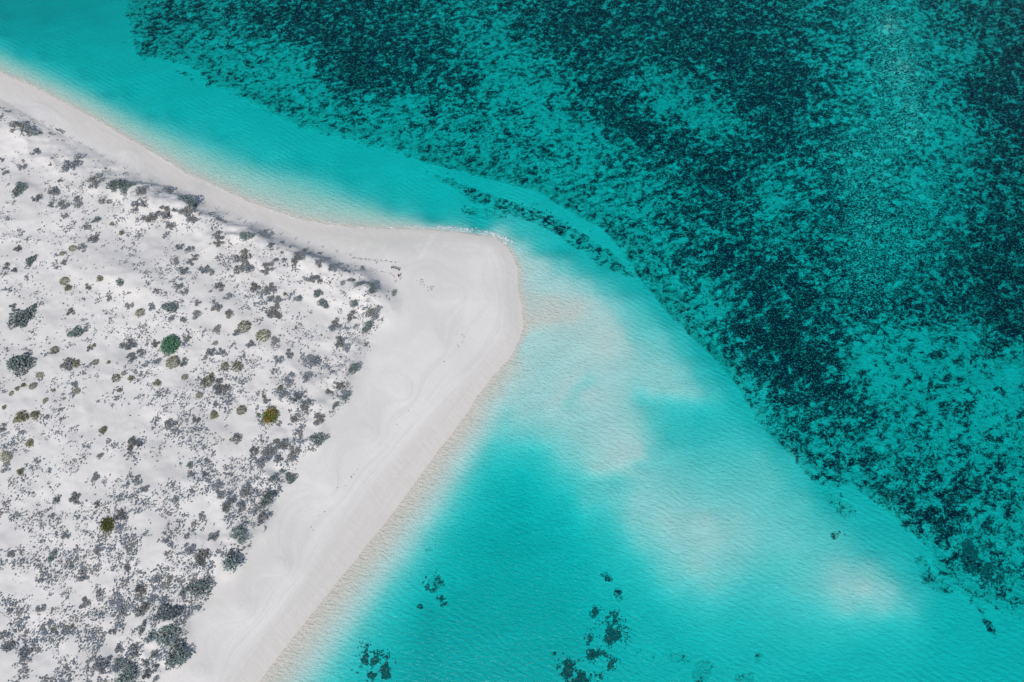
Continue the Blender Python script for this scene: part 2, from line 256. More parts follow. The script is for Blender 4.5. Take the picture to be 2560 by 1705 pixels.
WR = WR + trail([(380, 455), (420, 476), (470, 492), (530, 522), (590, 548)], .45, .45) + trail([(655, 580), (700, 603), (760, 628), (820, 652)], .45, .45)
Z -= WR * .10
# damp hollow on the beach
DA = np.exp(-(((U - 960) / 200) ** 2 + ((V - 612 - (U - 960) * .02) / 26) ** 2) ** 1.5) * .9
DA = np.maximum(DA, np.exp(-(((U - 770) / 160) ** 2 + ((V - 585) / 14) ** 2)) * .4)
wet = smooth(-H, -.52, -.16)
silt = smooth(H, -1.1, -.15) * smooth(-U, -1150, -950) * smooth(-V, -640, -600)
lane_pts = [(2030, 0), (2055, 90), (2075, 170), (2100, 255), (2040, 300), (1990, 340), (2000, 420), (1990, 520), (2010, 610), (2080, 560), (2150, 430)]
glint_w = np.zeros_like(X)  # lane of surface glints, painted into the bed as denser pale flecks
for (a0, b0), (a1, b1) in zip(lane_pts[:-1], lane_pts[1:]):
    dx, dy = a1 - a0, b1 - b0; tq = np.clip(((UD - a0) * dx + (VD - b0) * dy) / (dx * dx + dy * dy), 0, 1)
    glint_w = np.maximum(glint_w, np.exp(-((UD - a0 - tq * dx) ** 2 + ((VD - b0 - tq * dy) * .8) ** 2) / 75.0 ** 2))
cover = cover + .17 * glint_w * smooth(cover, .15, .35)
Z += glint_w * smooth(cover, .1, .4) * (np.clip(fbm(X * .7, Y * 1.4, 2.2, 3, 88, .6) - .42, 0, 1) * 1.3 + .35)  # bed lifted so the lane turns pale, imitating glints on the water
Z = np.where(H < -.8, np.minimum(Z, -.45), Z)
nx, ny = X.shape
verts = np.column_stack([X.ravel(), Y.ravel(), Z.ravel()]).astype(np.float32)
idx = np.arange(nx * ny).reshape(nx, ny)
quads = np.column_stack([idx[:-1, :-1].ravel(), idx[1:, :-1].ravel(), idx[1:, 1:].ravel(), idx[:-1, 1:].ravel()])
def mesh_from(name, co, faces, smooth_=True):
    me = bpy.data.meshes.new(name); k = faces.shape[1]; nf = len(faces)
    me.vertices.add(len(co)); me.vertices.foreach_set('co', np.ascontiguousarray(co, np.float32).ravel())
    me.loops.add(nf * k); me.loops.foreach_set('vertex_index', np.ascontiguousarray(faces, np.int32).ravel())
    me.polygons.add(nf); me.polygons.foreach_set('loop_start', np.arange(0, nf * k, k, dtype=np.int32))
    try: me.polygons.foreach_set('loop_total', np.full(nf, k, np.int32))
    except Exception: pass
    me.polygons.foreach_set('use_smooth', np.full(nf, smooth_, bool))
    me.update(calc_edges=True); return me
def add_attr(me, name, arr):
    at = me.attributes.new(name, 'FLOAT', 'POINT'); at.data.foreach_set('value', np.ascontiguousarray(arr.ravel(), np.float32))
def link(name, me, mat=None, parent=None):
    o = bpy.data.objects.new(name, me); COL.objects.link(o)
    if mat is not None and me is not None and len(me.materials) == 0: me.materials.append(mat)
    if parent is not None: o.parent = parent
    return o
def tag(o, label=None, cat=None, group=None, kind=None):
    for k_, v_ in (('label', label), ('category', cat), ('group', group), ('kind', kind)):
        if v_: o[k_] = v_
    return o
def hgt(x, y):
    i = np.clip(np.searchsorted(xs, x) - 1, 0, nx - 2); j = np.clip(np.searchsorted(ys, y) - 1, 0, ny - 2)
    a = (x - xs[i]) / (xs[i + 1] - xs[i]); b = (y - ys[j]) / (ys[j + 1] - ys[j])
    return (Z[i, j] * (1 - a) + Z[i + 1, j] * a) * (1 - b) + (Z[i, j + 1] * (1 - a) + Z[i + 1, j + 1] * a) * b
def drop(u, v):                                      # the ground point seen at photo pixel (u, v)
    z = 1.5
    for _ in range(8):
        x, y = unproject(u, v, z); z = z * .4 + .6 * hgt(x, y)
    return x, y, hgt(x, y)

# ---------------------------------------------------------------- materials
class NT:
    def __init__(s, name):
        s.m = bpy.data.materials.new(name); s.m.use_nodes = True; s.t = s.m.node_tree; s.t.nodes.clear()
        s.out = s.t.nodes.new('ShaderNodeOutputMaterial')
    def n(s, kind, **kw):
        nd = s.t.nodes.new(kind)
        for k_, v_ in kw.items():
            if k_.startswith('i_'):
                nd.inputs[k_[2:].replace('_', ' ')].default_value = v_
            else: setattr(nd, k_, v_)
        return nd
    def l(s, a, b): s.t.links.new(a, b)
    def math(s, op, a, b=None, c=None, clamp=False):
        nd = s.t.nodes.new('ShaderNodeMath'); nd.operation = op; nd.use_clamp = clamp
        for q, vv in enumerate((a, b, c)):
            if vv is None: continue
            if hasattr(vv, 'links'): s.l(vv, nd.inputs[q])
            else: nd.inputs[q].default_value = vv
        return nd.outputs[0]
    def mix(s, f, a, b):
        nd = s.t.nodes.new('ShaderNodeMix'); nd.data_type = 'RGBA'
        for q, vv in ((0, f), (6, a), (7, b)):
            if hasattr(vv, 'links'): s.l(vv, nd.inputs[q])
            elif q == 0: nd.inputs[0].default_value = vv
            else: nd.inputs[q].default_value = (*vv, 1)
        return nd.outputs[2]
    def attr(s, name): return s.n('ShaderNodeAttribute', attribute_name=name).outputs['Fac']
    def noise(s, vec, scale, detail=4, rough=.5, dist=0):
        nd = s.n('ShaderNodeTexNoise'); nd.inputs['Scale'].default_value = scale; nd.inputs['Detail'].default_value = detail
        nd.inputs['Roughness'].default_value = rough; nd.inputs['Distortion'].default_value = dist
        s.l(vec, nd.inputs['Vector']); return nd.outputs['Fac']
    def mapv(s, rot=0, scale=(1, 1, 1)):
        g = s.n('ShaderNodeNewGeometry'); mp = s.n('ShaderNodeMapping'); mp.vector_type = 'TEXTURE'; mp.inputs['Rotation'].default_value = (0, 0, rot)
        mp.inputs['Scale'].default_value = tuple(1 / q for q in scale); s.l(g.outputs['Position'], mp.inputs['Vector']); return mp.outputs[0]
    def ramp(s, x, a, b):
        nd = s.n('ShaderNodeMapRange'); nd.interpolation_type = 'SMOOTHSTEP'
        nd.inputs['From Min'].default_value = a; nd.inputs['From Max'].default_value = b
        s.l(x, nd.inputs['Value']); return nd.outputs[0]

def ground_material():
    t = NT('sand_and_seabed')
    cov, wt, tr, wr, da, un, du, glint_w, silt, turf = [t.attr(a) for a in ('cover', 'wet', 'track', 'wrack', 'damp', 'depth', 'dune', 'glint_lane', 'silt', 'turf')]
    v0 = t.mapv(); vA = t.mapv(R(30), (.85, 1.05, 1))
    # sand tone
    big = t.noise(v0, .045, 3, .5); mid = t.noise(v0, .5, 5, .6); fine = t.noise(v0, 4.0, 4, .7)
    dry = t.mix(t.ramp(big, .35, .65), SAND_A, SAND_B)
    dry = t.mix(t.math('MULTIPLY', t.ramp(mid, .40, .75), .35), dry, SAND_C)
    streak = t.noise(t.mapv(R(-42), (.35, 2.2, 1)), .55, 5, .6)
    dry = t.mix(t.math('MULTIPLY', t.ramp(streak, .45, .75), .25), dry, SAND_C)
    wetc = t.mix(t.ramp(streak, .35, .7), WET_A, WET_B)
    wj = t.math('ADD', wt, t.math('MULTIPLY', t.math('SUBTRACT', mid, .5), .35))
    col = t.mix(t.ramp(wj, .1, .85), dry, wetc)
    dj = t.math('MULTIPLY', da, t.ramp(mid, .25, .6))
    col = t.mix(t.math('MULTIPLY', dj, .75), col, DAMP)
    col = t.mix(t.math('MULTIPLY', tr, .8), col, (.74, .72, .70))
    col = t.mix(t.math('MULTIPLY', t.math('MULTIPLY', wr, t.ramp(mid, .3, .65)), .55), col, (.25, .26, .25))
    cv = t.n('ShaderNodeCombineXYZ'); sx_ = t.n('ShaderNodeSeparateXYZ'); t.l(v0, sx_.inputs[0])
    t.l(t.math('ADD', t.math('MULTIPLY', t.attr('elev'), 9.0), t.math('MULTIPLY', mid, .5)), cv.inputs[0]); t.l(t.math('MULTIPLY', sx_.outputs[0], .03), cv.inputs[1]); t.l(t.math('MULTIPLY', sx_.outputs[1], .03), cv.inputs[2])
    swb = t.noise(cv.outputs[0], 1.0, 4, .6, .2)
    col = t.mix(t.math('MULTIPLY', t.ramp(swb, .46, .62), .34), col, (.53, .52, .485))
    # specks of shell and litter on the dune
    sp = t.ramp(t.noise(v0, 5.0, 3, .6), .66, .74)
    col = t.mix(t.math('MULTIPLY', t.math('MULTIPLY', sp, du), .45), col, (.16, .15, .16))
    # underwater sand: slightly warmer
    uw = t.ramp(un, .0, .20)
    sea = t.mix(t.ramp(t.noise(t.mapv(R(20), (.5, 1.3, 1)), .16, 5, .55), .35, .7), SEA_A, SEA_B)
    sea = t.mix(t.math('MULTIPLY', silt, .5), sea, (.56, .56, .49))
    col = t.mix(uw, col, sea)
    # seagrass and weed over rubble
    n1 = t.noise(vA, .26, 6, .64, .6); n2 = t.noise(t.mapv(R(24), (.85, 1.1, 1)), .62, 5, .68, .5); n3 = t.noise(t.mapv(R(5), (1, .85, 1)), 2.5, 3, .75)
    val = t.math('ADD', t.math('ADD', t.math('MULTIPLY', n1, .30), t.math('MULTIPLY', n2, .47)), t.math('MULTIPLY', n3, .23))
    thr = t.math('ADD', t.math('MULTIPLY', cov, -.235), .652)
    dlt = t.math('SUBTRACT', val, thr)
    msk = t.math('MULTIPLY', t.ramp(dlt, -.036, .034), t.ramp(cov, .10, .35))
    nb = t.noise(t.mapv(R(-8), (.85, 1.15, 1)), .42, 7, .72, .4)
    lite = t.math('MULTIPLY', t.math('MULTIPLY', t.ramp(dlt, -.11, .0), t.ramp(cov, .30, .52)), t.ramp(t.math('ADD', nb, t.math('MULTIPLY', cov, .10)), .52, .63))
    lite = t.math('MAXIMUM', lite, t.math('MULTIPLY', t.math('MULTIPLY', turf, t.ramp(cov, .22, .42)), t.ramp(n2, .30, .55)))
    col = t.mix(t.ramp(cov, .2, .4), col, (.70, .73, .71))
    rub = t.mix(t.ramp(n3, .36, .64), (.13, .20, .17), (.44, .52, .45))
    col = t.mix(t.math('MULTIPLY', lite, .80), col, rub)
    grass = t.mix(t.ramp(n3, .42, .72), GRASS_A, GRASS_B)
    col = t.mix(msk, col, grass)
    # whitish glints of the water surface, painted as pale flecks in the bed colour
    pn = t.noise(t.mapv(R(5), (.9, 1.2, 1)), 1.9, 4, .75); glint_fleck = t.math('MULTIPLY', t.ramp(t.math('ADD', pn, t.math('MULTIPLY', glint_w, .07)), .565, .605), t.ramp(cov, .3, .45))
    col = t.mix(t.math('MULTIPLY', glint_fleck, t.math('ADD', t.math('MULTIPLY', glint_w, .25), .70)), col, (.72, .72, .68))
    b = t.n('ShaderNodeBsdfPrincipled'); t.l(col, b.inputs['Base Color']); b.inputs['Roughness'].default_value = .9
    b.inputs['Specular IOR Level'].default_value = .15
    # relief: wind ripples on land, sand ripples and swash lines under water, rough weed
    r1 = t.noise(t.mapv(R(-60), (.5, 2.4, 1)), 1.0, 4, .6)
    r2 = t.noise(t.mapv(R(-22), (.5, 1.1, 1)), 2.0, 4, .62, .7)
    r3 = t.noise(t.mapv(R(8), (.6, 1.3, 1)), 2.8, 3, .65, .3)
    bl = t.math('ADD', t.math('MULTIPLY', r1, .035), t.math('MULTIPLY', fine, .03))
    bs = t.math('ADD', t.math('MULTIPLY', r2, .085), t.math('MULTIPLY', r3, .065))
    bg_ = t.math('MULTIPLY', t.math('SUBTRACT', t.math('ADD', n3, t.math('MULTIPLY', n2, 1.5)), 1.25), .38)
    mx = t.n('ShaderNodeMix'); mx.data_type = 'FLOAT'; t.l(t.ramp(un, .05, .7), mx.inputs[0]); t.l(bl, mx.inputs[2]); t.l(bs, mx.inputs[3])
    wv_ = t.n('ShaderNodeTexWave'); wv_.wave_type = 'BANDS'; wv_.inputs['Scale'].default_value = .21; wv_.inputs['Distortion'].default_value = 9.0; wv_.inputs['Detail'].default_value = 3.0; wv_.inputs['Detail Scale'].default_value = .35; t.l(t.mapv(R(60)), wv_.inputs['Vector'])
    wm = t.math('MULTIPLY', t.math('MULTIPLY', wv_.outputs['Fac'], t.ramp(t.noise(v0, .06, 2, .5), .40, .60)), t.ramp(un, .05, .4))
    bed = t.math('ADD', mx.outputs[0], t.math('MULTIPLY', wm, .042))
    hsum = t.math('ADD', bed, t.math('MULTIPLY', bg_, t.ramp(cov, .28, .5)))
    bp = t.n('ShaderNodeBump'); bp.inputs['Strength'].default_value = 1.0; bp.inputs['Distance'].default_value = 1.0
    t.l(hsum, bp.inputs['Height']); t.l(bp.outputs[0], b.inputs['Normal'])
    t.l(b.outputs[0], t.out.inputs[0]); return t.m
SAND_A, SAND_B, SAND_C = (.622, .596, .568), (.672, .645, .612), (.585, .562, .530)
WET_A, WET_B, DAMP = (.580, .548, .505), (.615, .585, .545), (.53, .522, .475)
SEA_A, SEA_B = (.60, .61, .60), (.645, .655, .645)
GRASS_A, GRASS_B = (.005, .014, .040), (.018, .044, .066)
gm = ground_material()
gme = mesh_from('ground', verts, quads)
for nme, arr in (('cover', cover), ('wet', wet), ('track', np.clip(TR, 0, 1)), ('wrack', np.clip(WR, 0, 1)), ('damp', DA), ('depth', np.clip(-H, 0, 5)), ('dune', D), ('glint_lane', glint_w), ('silt', silt), ('turf', turf), ('elev', H)):
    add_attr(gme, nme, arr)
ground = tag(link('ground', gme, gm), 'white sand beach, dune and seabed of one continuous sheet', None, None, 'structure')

# water body: a closed block of clear sea, top at sea level
def water_material():
    t = NT('sea_water')
    tr = t.n('ShaderNodeBsdfTransparent'); gl = t.n('ShaderNodeBsdfGlossy'); gl.inputs['Roughness'].default_value = .22
    a = t.noise(t.mapv(R(-15), (.6, 1.3, 1)), 1.3, 5, .62, .8); b_ = t.noise(t.mapv(R(12), (.7, 1.5, 1)), 2.0, 3, .6, .4)
    hh = t.math('ADD', t.math('MULTIPLY', a, .11), t.math('MULTIPLY', b_, .03))
    bp = t.n('ShaderNodeBump'); bp.inputs['Strength'].default_value = 1.0; bp.inputs['Distance'].default_value = 1.0
    t.l(hh, bp.inputs['Height']); t.l(bp.outputs[0], gl.inputs['Normal'])
    fr = t.n('ShaderNodeFresnel'); fr.inputs['IOR'].default_value = 1.33; t.l(bp.outputs[0], fr.inputs['Normal'])
    mx = t.n('ShaderNodeMixShader'); t.l(fr.outputs[0], mx.inputs[0]); t.l(tr.outputs[0], mx.inputs[1]); t.l(gl.outputs[0], mx.inputs[2])
    va = t.n('ShaderNodeVolumeAbsorption'); va.inputs['Color'].default_value = (0.0, .946, .947, 1); va.inputs['Density'].default_value = .90
    t.l(mx.outputs[0], t.out.inputs['Surface']); t.l(va.outputs[0], t.out.inputs['Volume']); return t.m
x0, x1, y0, y1 = xs[1], xs[-2], ys[1], ys[-2]
wv = np.array([(x0, y0, 0), (x1, y0, 0), (x1, y1, 0), (x0, y1, 0), (x0, y0, -20), (x1, y0, -20), (x1, y1, -20), (x0, y1, -20)], float)
wf = np.array([(0, 1, 2, 3), (7, 6, 5, 4), (0, 4, 5, 1), (1, 5, 6, 2), (2, 6, 7, 3), (3, 7, 4, 0)])
water = tag(link('water', mesh_from('water', wv, wf, False), water_material()), 'clear turquoise sea over sand bars and dark seagrass', None, None, 'structure')

# ---------------------------------------------------------------- plants
def leaf_mat(name, ca, cb, cc=None, rough=.8):
    t = NT(name); oi = t.n('ShaderNodeObjectInfo')
    n = t.noise(t.mapv(), 2.4, 3, .6)
    col = t.mix(t.ramp(n, .35, .68), ca, cb)
    if cc: col = t.mix(t.ramp(t.noise(t.mapv(), .35, 3, .5), .45, .65), col, cc)
    hv = t.n('ShaderNodeHueSaturation'); t.l(col, hv.inputs['Color'])
    t.l(t.math('ADD', t.math('MULTIPLY', oi.outputs['Random'], .5), .75), hv.inputs['Value'])
    b = t.n('ShaderNodeBsdfPrincipled'); t.l(hv.outputs[0], b.inputs['Base Color']); b.inputs['Roughness'].default_value = rough
    b.inputs['Specular IOR Level'].default_value = .2
    t.l(b.outputs[0], t.out.inputs[0]); return t.m
M_grey = leaf_mat('grey_foliage', (.16, .19, .215), (.29, .315, .335), (.23, .23, .20))
M_teal = leaf_mat('silver_green_foliage', (.12, .17, .165), (.25, .30, .29))
M_olive = leaf_mat('olive_foliage', (.17, .172, .10), (.27, .265, .165))
M_green = leaf_mat('bright_green_foliage', (.06, .16, .085), (.15, .29, .18))
M_gold = leaf_mat('golden_olive_foliage', (.090, .130, .025), (.20, .24, .05), (.34, .20, .06))
M_dark = leaf_mat('dark_olive_foliage', (.055, .085, .020), (.20, .20, .045))
M_stem = leaf_mat('dry_stems', (.16, .15, .14), (.28, .26, .24))

def leaf_cloud(rg, centers, radii, count, leaf, flat=.6):
    """leaf-sized triangles and quads spread through the shells of several low domes"""
    co = []; fa = []
    radii = np.asarray(radii); wgt = radii ** 2 / (radii ** 2).sum()
    which = rg.choice(len(centers), count, p=wgt)
    for q in range(count):
        c = centers[which[q]]; r = radii[which[q]]
        a = rg.uniform(0, 2 * math.pi); k = math.sqrt(rg.uniform(0, 1)); rad = r * k * rg.uniform(.9, 1.08)
        z = flat * r * math.sqrt(max(0, 1 - k * k)) * rg.uniform(.45, 1.1) + .02
        p = np.array([c[0] + rad * math.cos(a), c[1] + rad * math.sin(a), z])
        d = rg.normal(size=3); d[2] = d[2] * .6 + .2; d /= np.linalg.norm(d)
        e = np.cross(d, rg.normal(size=3)); e /= np.linalg.norm(e) + 1e-9
        s = leaf * rg.uniform(.6, 1.4); b = len(co)
        co += [p - e * s * .45, p + d * s, p + e * s * .45, p - d * s * .5]
        fa.append((b, b + 1, b + 2, b + 3))
    return np.array(co), np.array(fa)
def tube(co, fa, p, q, r0, r1, n=4):
    p, q = np.array(p, float), np.array(q, float); d = q - p; d /= np.linalg.norm(d) + 1e-9
    a = np.cross(d, (.3, .2, 1)); a /= np.linalg.norm(a) + 1e-9; b = np.cross(d, a); s = len(co)
    for c, r in ((p, r0), (q, r1)):
        for k in range(n): co.append(c + r * (math.cos(2 * math.pi * k / n) * a + math.sin(2 * math.pi * k / n) * b))
    for k in range(n): fa.append((s + k, s + (k + 1) % n, s + n + (k + 1) % n, s + n + k))
def stem_mesh(rg, centers, radii, name):
    co = []; fa = []
    for c, r in zip(centers, radii):
        tube(co, fa, (0, 0, 0), (c[0] * .7, c[1] * .7, .12), .05, .03)
        for _ in range(5):
            a = rg.uniform(0, 6.283); tube(co, fa, (c[0] * .7, c[1] * .7, .12), (c[0] + r * .85 * math.cos(a), c[1] + r * .85 * math.sin(a), r * .35 * rg.uniform(.4, 1)), .028, .008)
    return mesh_from(name, np.array(co), np.array(fa), False)
protos = {}
def make_proto(kind, i):
    rg = np.random.default_rng(1000 + hash_kind[kind] * 37 + i)
    if kind in ('olive', 'green', 'dark'):
        k = 1 if kind == 'olive' and i < 2 else (6 if kind != 'olive' else 3)
        cs = [(0, 0)] if k == 1 else [(.42 * math.cos(a), .42 * math.sin(a)) for a in np.linspace(0, 6.28, k, False) + rg.uniform(0, 1)]
        rs = [.98] if k == 1 else [rg.uniform(.45, .6) for _ in cs]
        if k > 1: cs.append((0, 0)); rs.append(.72)
        n, leaf, fl = {'olive': (340, .13, .6), 'green': (1500, .085, .62), 'dark': (800, .10, .6)}[kind]
    elif kind == 'gold':
        cs = [(0, .45), (.3, .1), (-.25, .05), (.1, -.4), (-.35, -.4), (.05, 0)]; rs = [.45, .5, .45, .5, .42, .6]; n, leaf, fl = 1000, .09, .6
    elif kind == 'sparse':
        k = rg.integers(7, 11); cs = []; rs = []
        for _ in range(k):
            a = rg.uniform(0, 6.28); r = rg.uniform(.15, .85); cs.append((r * math.cos(a), r * math.sin(a) * .8)); rs.append(rg.uniform(.14, .34))
        n, leaf, fl = 420, .085, .5
    elif kind == 'teal':
        k = rg.integers(6, 9); cs = [(0, 0)]; rs = [.5]
        for _ in range(k):
            a = rg.uniform(0, 6.28); r = rg.uniform(.3, .65); cs.append((r * math.cos(a), r * math.sin(a))); rs.append(rg.uniform(.25, .42))
        n, leaf, fl = 620, .095, .6
    else:
        k = rg.integers(5, 9); cs = [(rg.uniform(-.15, .15), rg.uniform(-.15, .15))]; rs = [rg.uniform(.3, .48)]; a0 = rg.uniform(0, 6.28)
        for q in range(k):
            a = a0 + 6.28 * q / k + rg.uniform(-.4, .4); r = rg.uniform(.35, .8) * rg.uniform(.7, 1); cs.append((r * math.cos(a), r * math.sin(a))); rs.append(rg.uniform(.16, .34))
        n, leaf, fl = 430, .11, .5
    co, fa = leaf_cloud(rg, cs, rs, n, leaf, fl)
    me = mesh_from(kind + '_foliage', co, fa, False)
    sm = stem_mesh(rg, cs, rs, kind + '_stems'); sm.materials.append(M_stem)
    me.materials.append({'grey': M_grey, 'sparse': M_grey, 'teal': M_teal, 'olive': M_olive, 'green': M_green, 'gold': M_gold, 'dark': M_dark}[kind])
    return me, sm
hash_kind = {'grey': 1, 'sparse': 2, 'teal': 3, 'olive': 4, 'green': 5, 'gold': 6, 'dark': 7}
for kd, n in (('grey', 7), ('sparse', 4), ('teal', 5), ('olive', 4), ('green', 1), ('gold', 1), ('dark', 1)):
    protos[kd] = [make_proto(kd, i) for i in range(n)]

g_, s_, t_, o_ = 'grey', 'sparse', 'teal', 'olive'
shr = [(57,793,30,t_),(34,763,10,g_),(87,765,9,t_),(54,902,32,t_),(16,666,11,g_),(36,674,9,g_),(79,648,14,t_),(160,656,9,g_),(162,702,10,o_),(170,719,9,o_),(251,695,9,o_),(182,620,8,o_),(155,634,5,o_),(280,559,6,o_),(304,581,7,o_),(240,549,11,t_),(217,564,11,g_),(234,598,14,g_),(207,617,13,g_),(45,620,11,g_),(160,538,8,g_),(128,511,9,g_),(155,510,14,g_),(374,541,18,g_),(424,522,27,s_),(345,511,26,s_),(427,560,14,g_),(462,522,22,g_),(489,541,20,s_),(617,587,17,t_),(655,585,15,g_),(617,644,34,s_),(543,584,12,g_),(543,603,16,s_),(450,617,12,g_),(473,622,12,g_),(489,641,9,g_),(473,655,12,g_),(440,655,12,g_),(457,677,13,g_),(511,674,14,g_),(530,681,9,g_),(446,715,10,g_),(459,730,10,g_),(389,726,10,g_),(550,715,13,g_),(525,728,6,g_),(568,743,13,g_),(493,758,9,g_),(424,766,21,t_),(380,766,11,g_),(274,743,10,g_),(302,701,12,t_),(223,715,11,g_),(351,781,10,o_),(323,761,12,g_),(493,783,14,g_),(459,796,10,g_),(429,793,9,g_),(541,766,13,g_),(573,783,13,g_),(541,823,12,g_),(611,816,13,o_),(592,830,10,g_),(469,844,11,g_),(426,861,22,'green'),(389,860,10,g_),(323,859,20,g_),(329,894,14,g_),(353,882,12,g_),(188,830,18,t_),(213,823,9,g_),(177,776,12,g_),(137,875,9,o_),(235,863,6,o_),(223,869,9,g_),(168,910,19,g_),(190,908,11,o_),(239,905,7,o_),(272,905,5,o_),(432,905,14,o_),(457,905,13,g_),(391,905,11,g_),(562,916,9,o_),(594,916,11,o_),(527,878,13,g_),(554,878,11,g_),(628,859,12,g_),(609,883,10,s_),
(704,606,7,g_),(761,625,9,g_),(750,640,18,s_),(739,653,10,g_),(796,655,12,g_),(831,669,13,g_),(905,672,9,g_),(867,666,5,g_),(799,634,6,g_),(704,632,6,g_),(674,612,8,g_),(690,650,9,g_),(712,650,9,g_),(766,696,11,t_),(792,693,17,g_),(663,672,18,s_),(878,698,10,t_),(859,707,9,g_),(902,710,14,t_),(929,718,16,t_),(793,731,13,t_),(810,756,17,t_),(745,745,10,t_),(639,723,18,s_),(677,721,15,g_),(674,745,12,g_),(696,748,14,g_),(682,780,22,g_),(889,756,13,t_),(932,780,19,g_),(984,734,10,t_),(880,783,16,s_),(918,813,18,t_),(837,813,19,g_),(891,813,10,g_),(712,734,5,o_),
(657,838,14,o_),(689,857,17,s_),(722,884,12,g_),(697,898,12,g_),(782,899,18,g_),(853,849,18,g_),(871,863,14,g_),(878,917,17,t_),(539,857,5,o_),(520,953,13,o_),(549,966,20,g_),(498,987,7,o_),(529,936,6,o_),(462,942,7,o_),(535,1037,10,o_),(604,1025,10,o_),(540,1010,8,g_),(676,1037,19,'gold'),(645,1036,5,o_),(665,1002,9,g_),(660,991,5,o_),(700,969,7,o_),(798,1045,16,g_),(763,1010,14,g_),(849,960,15,g_),(819,978,20,g_),(864,990,14,t_),(837,1010,9,t_),(769,936,12,g_),(763,948,9,g_),(731,938,9,g_),(709,985,12,g_),(739,993,13,g_),(736,1043,12,g_),(725,1024,6,g_),(795,1091,20,t_),(745,1079,13,g_),(696,1058,8,g_),(703,1109,16,g_),(638,1125,11,g_),(670,1131,15,g_),(730,1132,18,g_),(656,1152,16,g_),(697,1147,10,g_),(702,1177,9,t_),(724,1192,15,t_),(679,1195,9,t_),(590,1094,14,g_),(543,1214,12,g_),(614,1222,15,g_),(552,1233,12,g_),(665,1245,18,t_),(569,1269,14,g_),(605,1266,12,g_),(578,1250,10,g_),(650,1293,18,g_),(476,1162,8,t_),(436,1248,9,g_),(504,1287,9,g_),(489,1049,10,g_),(427,1058,14,g_),(513,1186,8,g_),(480,1186,9,g_),
(8,1068,10,g_),(54,1041,15,o_),(87,1036,11,o_),(75,1105,10,o_),(100,937,7,o_),(58,962,6,o_),(43,971,6,o_),(82,965,7,o_),(29,983,5,o_),(135,975,5,o_),(194,977,6,o_),(160,996,6,g_),(117,1041,7,g_),(152,1047,4,o_),(11,1017,6,o_),(114,1000,5,o_),(290,945,8,o_),(327,945,7,o_),(309,933,5,o_),(299,975,6,o_),(394,956,9,o_),(258,1074,9,o_),(16,1142,11,o_),(14,1169,12,g_),(52,1178,8,o_),(91,1150,9,g_),(188,958,10,g_),(269,1309,15,'dark'),(302,1241,9,g_),(188,1245,15,g_),(344,1199,11,g_),(363,1221,9,g_),(302,1286,14,g_),(332,1104,16,g_),(240,1191,10,g_),(250,1139,9,g_),
(601,1334,22,t_),(576,1386,28,t_),(535,1342,15,g_),(473,1370,12,g_),(505,1389,18,g_),(495,1467,24,t_),(383,1492,12,g_),(459,1484,11,g_),(424,1443,9,g_),(421,1535,22,t_),(410,1579,28,t_),(359,1568,13,g_),(438,1630,27,t_),(372,1595,12,g_),(351,1525,16,g_),(310,1514,14,g_),(299,1618,11,g_),(337,1625,14,g_),(299,1658,14,t_),(255,1660,20,g_),(321,1696,22,t_),(364,1685,12,g_),(367,1652,10,g_),(389,1660,10,g_),(462,1541,8,g_),(133,1389,13,t_),(179,1413,7,t_),(136,1573,10,g_),(166,1576,12,g_),(217,1505,12,g_),(207,1438,13,g_),(100,1522,10,g_),(250,1478,9,g_),(242,1378,8,g_),(283,1576,9,g_),(467,1340,9,g_),(394,1443,10,g_),(353,1470,13,g_),(318,1413,10,g_),(27,1525,8,g_),(19,1617,12,g_),(62,1630,13,g_),
(57,317,30,s_),(100,332,6,g_),(91,377,13,g_),(185,402,27,s_),(48,471,19,t_),(137,476,15,g_),(196,494,11,g_),(95,494,12,g_),(296,456,26,t_),(234,456,22,s_),(318,467,20,t_),(353,475,16,g_),(424,480,20,s_),(467,499,22,t_),(261,497,22,s_),(198,508,14,g_),(262,420,4,g_),(16,430,9,g_),(5,399,8,g_),(54,415,11,g_),(4,290,5,g_),(150,450,8,g_),(128,410,6,g_)]
# landmarks by which the shrubs are told apart
LM = [(426, 861, 'bright green round bush'), (676, 1037, 'golden olive bush'), (269, 1309, 'dark olive bush'), (997, 692, 'standing person'), (57, 793, 'broad shrub at the left edge'), (152, 328, 'upper left railing'), (606, 556, 'white marker pole'), (410, 1579, 'widest shrub by the lower beach')]
SPECIAL = {'green': ('round bright green bush standing alone on the white dune', 'bush'), 'gold': ('golden olive heart shaped bush with an orange lower edge on the dune', 'bush'), 'dark': ('dark olive yellow bush among grey scrub toward the lower left', 'bush')}
OWN = {(57, 793): 'broad dark grey green shrub close to the left edge below the sandy track', (410, 1579): 'widest ragged grey green shrub by the lower beach edge'}
def words_for(u, v, r, kd):
    d = [(math.hypot(u - a, v - b), a, b, nm) for a, b, nm in LM]; _, a, b, nm = min(d)
    ang = math.degrees(math.atan2(-(v - b), u - a)) % 360
    dr = ['right of', 'upper right of', 'above', 'upper left of', 'left of', 'lower left of', 'below', 'lower right of'][int((ang + 22.5) // 45) % 8]
    size = 'large' if r >= 17 else ('medium' if r >= 10 else 'small')
    look_ = {'grey': 'blue grey shrub', 'sparse': 'sparse twiggy shrub', 'teal': 'grey green shrub', 'olive': 'olive dome shrub'}[kd]
    return size, look_, dr, nm
ORD = ['nearest', 'second nearest', 'third nearest', 'fourth nearest', 'fifth nearest', 'sixth nearest', 'seventh nearest', 'eighth nearest', 'ninth nearest', 'tenth nearest', 'eleventh nearest', 'twelfth nearest']
